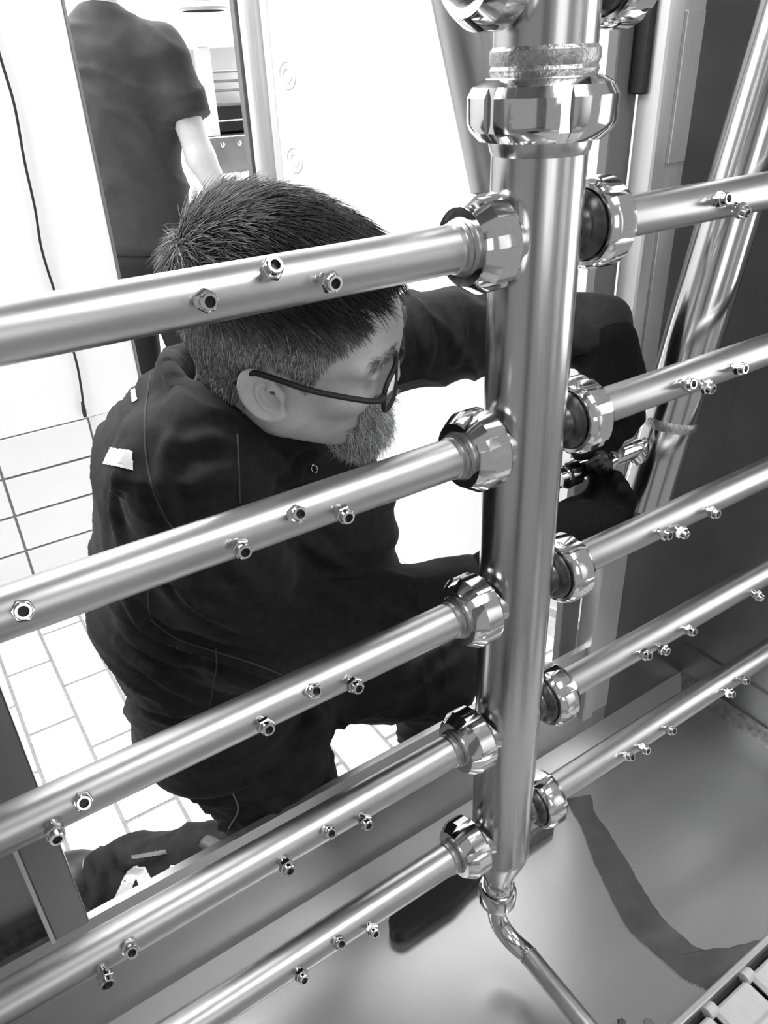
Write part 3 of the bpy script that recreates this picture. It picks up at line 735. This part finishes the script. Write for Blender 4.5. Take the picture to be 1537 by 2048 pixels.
def sewn(bvh, pts, r, name, mat, root, up=.0006, dash=None):
    C = [p for p in curve3([(x, y, 0) for x, y in pts], 10)]; W = []
    for p in C:
        h = hit(bvh, p[0], p[1])
        if h[0] is None: continue
        W.append(h[0] + h[1] * up)
    if len(W) < 3: return None
    mb = MB()
    if dash:
        for i in range(0, len(W) - 1, 2): mb.tube([W[i], W[i + 1]], r, 5)
    else: mb.tube(W, r, 6)
    o = mb.build(name, mat, root); o.matrix_parent_inverse = Matrix.Translation(root_world(root)).inverted(); return o
def inside(poly, x, y):
    c = False; n = len(poly)
    for i in range(n):
        (x1, y1), (x2, y2) = poly[i], poly[(i + 1) % n]
        if (y1 > y) != (y2 > y) and x < (x2 - x1) * (y - y1) / (y2 - y1) + x1: c = not c
    return c
def patch(bvh, poly, name, mat, root, step=1.4, up=.0012):
    xs = [p[0] for p in poly]; ys = [p[1] for p in poly]; mb = MB(); cache = {}
    def at(i, j):
        if (i, j) not in cache:
            h = hit(bvh, min(xs) + i * step, min(ys) + j * step); cache[i, j] = None if h[0] is None else tuple(h[0] + h[1] * up)
        return cache[i, j]
    for i in range(int((max(xs) - min(xs)) / step) + 1):
        for j in range(int((max(ys) - min(ys)) / step) + 1):
            if inside(poly, min(xs) + (i + .5) * step, min(ys) + (j + .5) * step):
                q = [at(i, j), at(i, j + 1), at(i + 1, j + 1), at(i + 1, j)]
                if all(q): mb.add(q, [(0, 1, 2, 3)])
    if not mb.f: return None
    o = mb.build(name, mat, root); o.matrix_parent_inverse = Matrix.Translation(root_world(root)).inverted(); return o
for pts in ([(303, 748), (294, 800), (290, 850), (294, 920), (308, 980), (330, 1030), (354, 1068)], [(475, 868), (477, 930), (480, 1005)], [(432, 1296), (434, 1330), (427, 1370), (418, 1415)], [(300, 1238), (350, 1275), (420, 1300), (500, 1325), (562, 1349)], [(296, 1180), (300, 1232)]):
    sewn(BJ, pts, .0011, 'seam', M_SEAM, man, .0004)
patch(BJ, [(222, 895), (265, 902), (268, 941), (207, 927)], 'reflective_patch', M_REFL, man)
patch(BJ, [(262, 782), (272, 776), (276, 800), (266, 806)], 'reflective_patch', M_REFL, man)
h = hit(BJ, 625, 937)
if h[0] is not None:
    c = h[0] + h[1] * .003; mb = MB(); o_, v_ = sight(625, 937); u = h[1].orthogonal().normalized(); w = h[1].cross(u)
    mb.tube([c + (u * math.cos(a) + w * math.sin(a) * 1.4) * .0042 for a in np.linspace(0, 2 * math.pi, 17)], .0009, 6, False)
    o = mb.build('zip_pull', M_POL, man); o.matrix_parent_inverse = PI

# ---- trousers
hipR, kneeR, ankR = (-.222, .392, -.80), (-.160, .392, -1.178), (-.500, .555, -1.192)
hipL, kneeL, ankL = (-.13, .455, -.80), (.165, .395, -.905), (.215, .46, -1.15)
def trouser_sdf(P):
    d = ell_d(P, (-.215, .400, -.80), (.115, .150, .12), TB)
    d = smin(d, seg_d(P, hipR, kneeR, .118, .090), .05)
    d = smin(d, seg_d(P, kneeR, ankR, .062, .050), .03)
    d = smin(d, seg_d(P, hipL, kneeL, .100, .078), .05)
    d = smin(d, seg_d(P, kneeL, ankL, .072, .06), .03)
    d = smax(d, FZ + .004 - P[..., 2], .01)
    return smax(d, P[..., 2] + .76, .01)
Vt, Qt = surfnet(trouser_sdf, (-.60, .24, -1.27), (.31, .66, -.72), .0072)
Vt = smooth_v(Vt, Qt, 2, .4)
Vt = cloth_folds(Vt, Qt, .014, [((.2, .2, 1), 24, 6, 1.0, 7.3), ((1, -.3, .3), 26, 7, .8, 1.1), ((0, .4, -1), 60, 16, .3, 2.7)])
Vt = crease(Vt, Qt, [([(330, 1560), (400, 1598), (470, 1612)], 1), ([(350, 1545), (400, 1555), (440, 1566)], 1), ([(390, 1625), (430, 1650), (460, 1652)], 1), ([(560, 1540), (605, 1480), (640, 1425)], 1.2), ([(480, 1560), (560, 1580), (660, 1560)], .8),
    ([(185, 1705), (200, 1750), (190, 1820)], 1), ([(240, 1700), (260, 1730), (330, 1705)], 1), ([(700, 1440), (800, 1400), (900, 1330)], 1)], .009, .009)
tr = mpart('trousers', Vt, Qt, M_JEANS); tag(tr, 'faded dark work trousers with white print on the shin')
BT = BVHTree.FromPolygons([tuple(v) for v in Vt], [tuple(q) for q in Qt.tolist()])
sewn(BT, [(424, 1532), (452, 1560), (470, 1595), (476, 1622), (457, 1658)], .0014, 'seam', M_JSEAM, man, .0004)
sewn(BT, [(176, 1690), (166, 1730), (158, 1790), (160, 1830)], .0016, 'seam', M_JSEAM, man, .0004)
patch(BT, [(205, 1842), (214, 1825), (255, 1742), (269, 1731), (291, 1733), (318, 1788), (289, 1800), (273, 1756), (252, 1800), (246, 1842)], 'white_print', M_REFL, man)
patch(BT, [(327, 1766), (341, 1731), (415, 1722), (440, 1728), (388, 1750), (350, 1775)], 'white_print', M_REFL, man)
patch(BT, [(262, 1712), (330, 1700), (335, 1708), (264, 1720)], 'grey_print', M_PRINT, man)
# belt end showing behind the hip
# ---- boots
def boot(a, b, name, toe_up):
    a = np.array(a); b = np.array(b)
    def f(P):
        d = seg_d(P, a, a + np.array([0, 0, -.02]), .052, .050)
        d = smin(d, seg_d(P, a, b, .048, .040), .03)
        return smax(d, FZ + .002 - P[..., 2], .006)
    V, Q = surfnet(f, np.minimum(a, b) - .08, np.maximum(a, b) + .08, .006)
    return mpart(name, V, Q, M_BOOT)
boot((-.545, .580, -1.195), (-.640, .650, -1.190), 'boot', 1)
boot((.215, .465, -1.19), (.300, .400, -1.205), 'boot', 0)
# ---- gloved hands
def glove(segs, lo, hi, k=.010):
    def f(P):
        d = None
        for a, b, r1, r2, kk in segs:
            e = seg_d(P, a, b, r1, r2); d = e if d is None else smin(d, e, kk)
        return d
    V, Q = surfnet(f, lo, hi, .0034); return smooth_v(V, Q, 1, .4), Q
def fingers(base, across, along, curl, lens, r=.0125):
    """four bent fingers: base row, direction along, then curling"""
    out = []; base = np.array(base); across = np.array(across); along = np.array(along, float); curl = np.array(curl, float)
    along /= np.linalg.norm(along); curl /= np.linalg.norm(curl)
    for i, L in enumerate(lens):
        p = base + across * (i - 1.5); c1 = .35; d1 = along + .25 * curl; d2 = along * .45 + curl; d3 = curl - along * .35
        p1 = p + d1 / np.linalg.norm(d1) * L * .45; p2 = p1 + d2 / np.linalg.norm(d2) * L * .33; p3 = p2 + d3 / np.linalg.norm(d3) * L * .26
        out += [(p - along * .01, p1, r * 1.08, r, .004), (p1, p2, r, r * .94, .005), (p2, p3, r * .94, r * .82, .005)]
    return out
# left hand, reaching over and down
sg = [((.325, .232, -.212), (.340, .195, -.228), .050, .046, .01), ((.340, .195, -.228), (.338, .168, -.262), .040, .036, .02), ((.338, .168, -.262), (.318, .150, -.300), .036, .032, .02), ((.345, .178, -.25), (.352, .150, -.285), .026, .024, .02)]
sg += fingers((.328, .142, -.300), (.019, -.004, .004), (-.10, -.35, -1), (-.8, .25, -.55), (.075, .082, .080, .066), .0125)
sg += [((.315, .180, -.250), (.282, .172, -.290), .019, .016, .012), ((.282, .172, -.290), (.272, .158, -.330), .016, .013, .006)]
V, Q = glove(sg, (.20, .06, -.43), (.42, .30, -.14)); mpart('glove', V, Q, M_GLOVE)
# right hand, cradling the valve from below
sg = [((.050, .152, -.530), (.10, .142, -.510), .049, .044, .01), ((.10, .142, -.510), (.165, .132, -.482), .038, .038, .02), ((.165, .132, -.482), (.245, .112, -.458), .042, .036, .02), ((.19, .10, -.468), (.262, .085, -.452), .028, .026, .02), ((.19, .155, -.475), (.255, .145, -.455), .028, .024, .02)]
sg += fingers((.262, .115, -.452), (.002, -.0195, -.002), (1, -.15, .25), (-.1, .15, 1), (.074, .082, .080, .066), .0128)
sg += [((.175, .165, -.462), (.215, .185, -.432), .020, .017, .012), ((.215, .185, -.432), (.245, .185, -.410), .017, .013, .006)]
V, Q = glove(sg, (-.02, .02, -.60), (.38, .25, -.35)); og = mpart('glove', V, Q, M_GLOVE)
BG = BVHTree.FromPolygons([tuple(v) for v in V], [tuple(q) for q in Q.tolist()])
# size mark printed on the glove
for ch, (cx, cy) in (('1', (1172, 1066)), ('0', (1175, 1078))):
    h = hit(BG, cx, cy)
    if h[0] is None: continue
    cu = bpy.data.curves.new('size_mark', 'FONT'); cu.body = ch; cu.size = .009; cu.align_x = 'CENTER'; cu.align_y = 'CENTER'; cu.extrude = .0002
    t_ = bpy.data.objects.new('tmp_text', cu); COL.objects.link(t_)
    me = bpy.data.meshes.new_from_object(t_.evaluated_get(bpy.context.evaluated_depsgraph_get())); bpy.data.objects.remove(t_)
    me.materials.clear(); me.materials.append(M_PRINT)
    o = bpy.data.objects.new('size_mark', me); COL.objects.link(o); o.parent = man; o.matrix_parent_inverse = PI
    right_ = CR @ Vector((0, -1, 0)); nn = h[1]; right_ = (right_ - nn * right_.dot(nn)).normalized(); up_ = nn.cross(right_)
    R3 = Matrix((right_, up_, nn)).transposed().to_4x4(); o.matrix_local = Matrix.Translation(h[0] + nn * .0008) @ R3

# valve fitting held between the gloves
va = empty('valve', (.29, .16, -.40), 'small steel valve with a black knob held between the two black gloves', 'valve')
part(MB().lathe([(.225, .016), (.24, .016), (.242, .021), (.262, .021), (.264, .014), (.29, .014), (.292, .024), (.312, .026), (.33, .024), (.332, .016), (.40, .016)], o=(0, .160, -.395), ax=(1, 0, 0), seg=32), 'body', M_POL, va, 25)
part(MB().tube([(.39, .160, -.395), (.415, .158, -.42), (.43, .155, -.45)], .016, 20), 'spout', M_POL, va)
part(MB().lathe([(0, .007), (.014, .007), (.015, .017), (.030, .018), (.033, .014), (.033, 0)], o=(.275, .145, -.384), ax=(.25, -.75, .6), seg=48, slots=12, hw=.10, rs=.0155, caps=False), 'knob', M_BLACK, va, 25)
part(MB().lathe([(.030, .006), (.048, .006), (.050, .004)], o=(.275, .145, -.384), ax=(.25, -.75, .6), seg=6), 'spindle', M_POL, va, 20)
part(MB().lathe([(0, .020), (.006, .022), (.010, .020), (.010, 0)], o=(.325, .150, -.372), ax=(.3, -.5, .8), seg=28, caps=False), 'gland', M_POL, va, 25)

# tool handle lying behind the shin
th = empty('tool_handle', (-.31, .44, -1.13), 'dark grey rounded tool handle resting on the calf of the kneeling leg', 'tool')
part(MB().tube([(-0.327, 0.465, -1.120), (-0.325, 0.460, -1.121), (-0.318, 0.448, -1.123), (-0.293, 0.399, -1.132), (-0.291, 0.395, -1.133)], [.008, .016, .019, .019, .012], 20), 'grip', M_SOLE, th)
part(MB().tube([(-0.292, 0.397, -1.133), (-0.264, 0.342, -1.143)], .005, 12), 'shaft', M_POL, th)

# ================================================================ STANDING MAN BEHIND THE HALL WALL
bx, by = .262, 2.10
mn = empty('person', (bx, by, FZ), 'person standing with back turned in a dark t-shirt beyond the white wall', 'person')
SR = np.array([.75, -.66, 0]); SR /= np.linalg.norm(SR); SFd = np.array([.66, .75, 0]); SB = np.stack([SFd, SR, ZB])
b3 = lambda r, z, f=0: np.array([bx, by, 0]) + SR * r + SFd * f + np.array([0, 0, z])
rs2, re2, rw2 = b3(.172, .200), b3(.250, -.08, -.03), b3(.315, -.30, .05)
ls2, le2, lw2 = b3(-.172, .200), b3(-.235, -.07, -.03), b3(-.245, -.31, .04)
def shirt(P):
    d = ell_d(P, b3(0, .05), (.115, .184, .25), SB)
    d = smin(d, ell_d(P, b3(0, -.22, .02), (.125, .165, .28), SB), .06)
    d = smin(d, seg_d(P, rs2, ls2, .062, .062), .06)
    d = smin(d, seg_d(P, b3(0, .285), b3(0, .2), .062, .09), .05)
    for s, e in ((rs2, re2), (ls2, le2)):
        ax_ = (e - s) / np.linalg.norm(e - s); m = s + (e - s) * .62
        slv = smax(seg_d(P, s, e, .060, .078), ((P - m.astype(np.float32)) @ ax_.astype(np.float32)), .006); d = smin(d, slv, .035)
    d = smax(d, -.43 - P[..., 2], .008)
    return smax(d, P[..., 2] - .325, .012)
V, Q = surfnet(shirt, (bx - .36, by - .32, -.45), (bx + .36, by + .32, .34), .010)
V = smooth_v(V, Q, 2, .4); V = cloth_folds(V, Q, .011, [((.2, 0, 1), 20, 4, 1.0, 3.3), ((.8, -.4, .7), 18, 4, .8, 9.1)])
mpart('tshirt', V, Q, M_SHIRT, mn)
def skin2(P):
    d = seg_d(P, b3(0, .25), b3(0, .36, .02), .056, .054)
    d = smin(d, ell_d(P, b3(0, .455, .03), (.098, .077, .115), SB), .03)
    for s, e, w in ((rs2, re2, rw2), (ls2, le2, lw2)):
        d = smin(d, seg_d(P, s, e, .046, .042), .02); d = smin(d, seg_d(P, e, w, .043, .029), .02)
        d = smin(d, seg_d(P, w, w + np.array([0, 0, -.09]) + SFd * .02, .032, .026), .02)
        for k in range(4): d = smin(d, seg_d(P, w + np.array([0, 0, -.08]) + SFd * (.04 - .022 * k), w + np.array([0, 0, -.17 + .006 * abs(k - 1)]) + SFd * (.05 - .022 * k), .010, .008), .006)
        d = smin(d, seg_d(P, w + np.array([0, 0, -.03]) + SFd * .03, w + np.array([0, 0, -.11]) + SFd * .065, .012, .009), .008)
    return smin(d, seg_d(P, b3(0, .2), b3(0, -.3), .05, .05), .05)
V, Q = surfnet(skin2, (bx - .36, by - .36, -.56), (bx + .36, by + .36, .60), .0085)
mpart('body', smooth_v(V, Q, 1, .4), Q, M_SKIN2, mn)
def trs2(P):
    d = ell_d(P, b3(0, -.42), (.118, .160, .14), SB)
    for s in (-1, 1):
        d = smin(d, seg_d(P, b3(s * .085, -.48), b3(s * .10, -.82), .088, .066), .03); d = smin(d, seg_d(P, b3(s * .10, -.82), b3(s * .11, FZ + .07), .064, .055), .02)
    return smax(d, P[..., 2] + .36, .01)
V, Q = surfnet(trs2, (bx - .30, by - .30, FZ), (bx + .30, by + .30, -.32), .011)
mpart('trousers', cloth_folds(smooth_v(V, Q, 1, .4), Q, .008, [((.1, 0, 1), 18, 5, 1.0, 4.3)]), Q, M_TROUS, mn)
for s in (-1, 1):
    a = b3(s * .11, FZ + .06); b = b3(s * .12, FZ + .04, .16)
    f = lambda P: smax(smin(seg_d(P, a, a + np.array([0, 0, .02]), .05, .05), seg_d(P, a, b, .05, .038), .02), FZ + .002 - P[..., 2], .005)
    V, Q = surfnet(f, np.minimum(a, b) - .08, np.maximum(a, b) + .08, .009); mpart('boot', V, Q, M_BOOT, mn)
def cap2(P):
    d = ell_d(P, b3(0, .480, .028), (.108, .086, .105), SB)
    d = smax(d, .47 - P[..., 2], .01)
    br = smax(ell_d(P, b3(0, .468, .12), (.085, .075, .010), SB), .0 - 1, .01)
    return smin(d, br, .01)
V, Q = surfnet(cap2, (bx - .24, by - .24, .42), (bx + .24, by + .26, .62), .007); mpart('cap', V, Q, M_BLACK, mn)

# ================================================================ HALL THINGS
cb = empty('cable', (-.13, 1.6, -.69), 'thin dark cable hanging down the white wall panel', 'cable')
cpt = [(-.15, 1.606, .62), (-.135, 1.606, .40), (-.128, 1.606, .195), (-.123, 1.606, .095), (-.131, 1.606, -.021), (-.134, 1.606, -.132), (-.142, 1.606, -.226), (-.136, 1.606, -.339), (-.126, 1.606, -.501), (-.129, 1.606, -.586), (-.137, 1.606, -.66)]
part(MB().tube(curve3(cpt, 5), .0032, 8), 'wire', M_BLACK, cb)
part(MB().tube([(-.136, 1.606, -.635), (-.137, 1.606, -.66), (-.138, 1.606, -.680)], [.004, .0062, .005], 10), 'plug', M_BLACK, cb)

mc = empty('packing_machine', (1.15, 3.4, FZ), 'steel machine with a dark open middle far behind, beside the door stile', 'machine')
mx, my = 1.08, 3.42
def mbx(x0, x1, y0, y1, z0, z1, nm, mat): part(MB().box(mx + x0, mx + x1, my + y0, my + y1, z0, z1, .004), nm, mat, mc)
mbx(0, .06, .005, .06, -.128, .249, 'post', M_JAMB); mbx(.52, .58, .005, .06, -.128, .249, 'post', M_JAMB)
mbx(0, .58, .0, .5, .25, .29, 'top_panel', M_WHITE); mbx(0, .58, .38, .42, -.13, .27, 'back_panel', M_JAMB)
mbx(.10, .56, .12, .36, -.12, .00, 'bay_shade', M_BLACK)  # black block stands in for the shade inside the machine
for z in (.06, .10, .14): mbx(.06, .54, .05, .08, z, z + .012, 'rail', M_POL)
mbx(.06, .54, .06, .10, -.005, .012, 'rail', M_POL); mbx(.08, .5, .05, .09, -.07, -.062, 'rail', M_POL)
mbx(-.02, .62, -.02, .5, -.30, -.13, 'tray', M_SHEET)
for q in range(6): part(MB().lathe([(0, .012), (.006, .012), (.009, .006)], o=(mx + .05 + q * .09, my - .02, -.165), ax=(0, -1, 0), seg=12), 'bolt', M_POL, mc)
for x, y in ((.05, .05), (.5, .05), (.05, .45), (.5, .45)): part(MB().tube([(mx + x, my + y, FZ + .02), (mx + x, my + y, -.30)], .018, 14), 'leg', M_JAMB, mc); 
for x in (.05, .5): part(MB().box(mx + x - .05, mx + x + .05, my, my + .5, FZ, FZ + .02, .003), 'foot', M_SHEET, mc)
lp = empty('pendant_lamp', (1.15, 3.46, 2.3), 'flat pendant lamp at the top, left of the door stile', 'lamp')
part(MB().lathe([(.392, .10), (.398, .115), (.405, .115), (.43, .04), (.48, .03), (.48, 0)], o=(1.15, 3.46, 0), seg=32, caps=False), 'shade', M_GREYP, lp)
part(MB().tube([(1.15, 3.46, .47), (1.15, 3.46, 2.3)], .006, 8), 'cord', M_GREYP, lp)
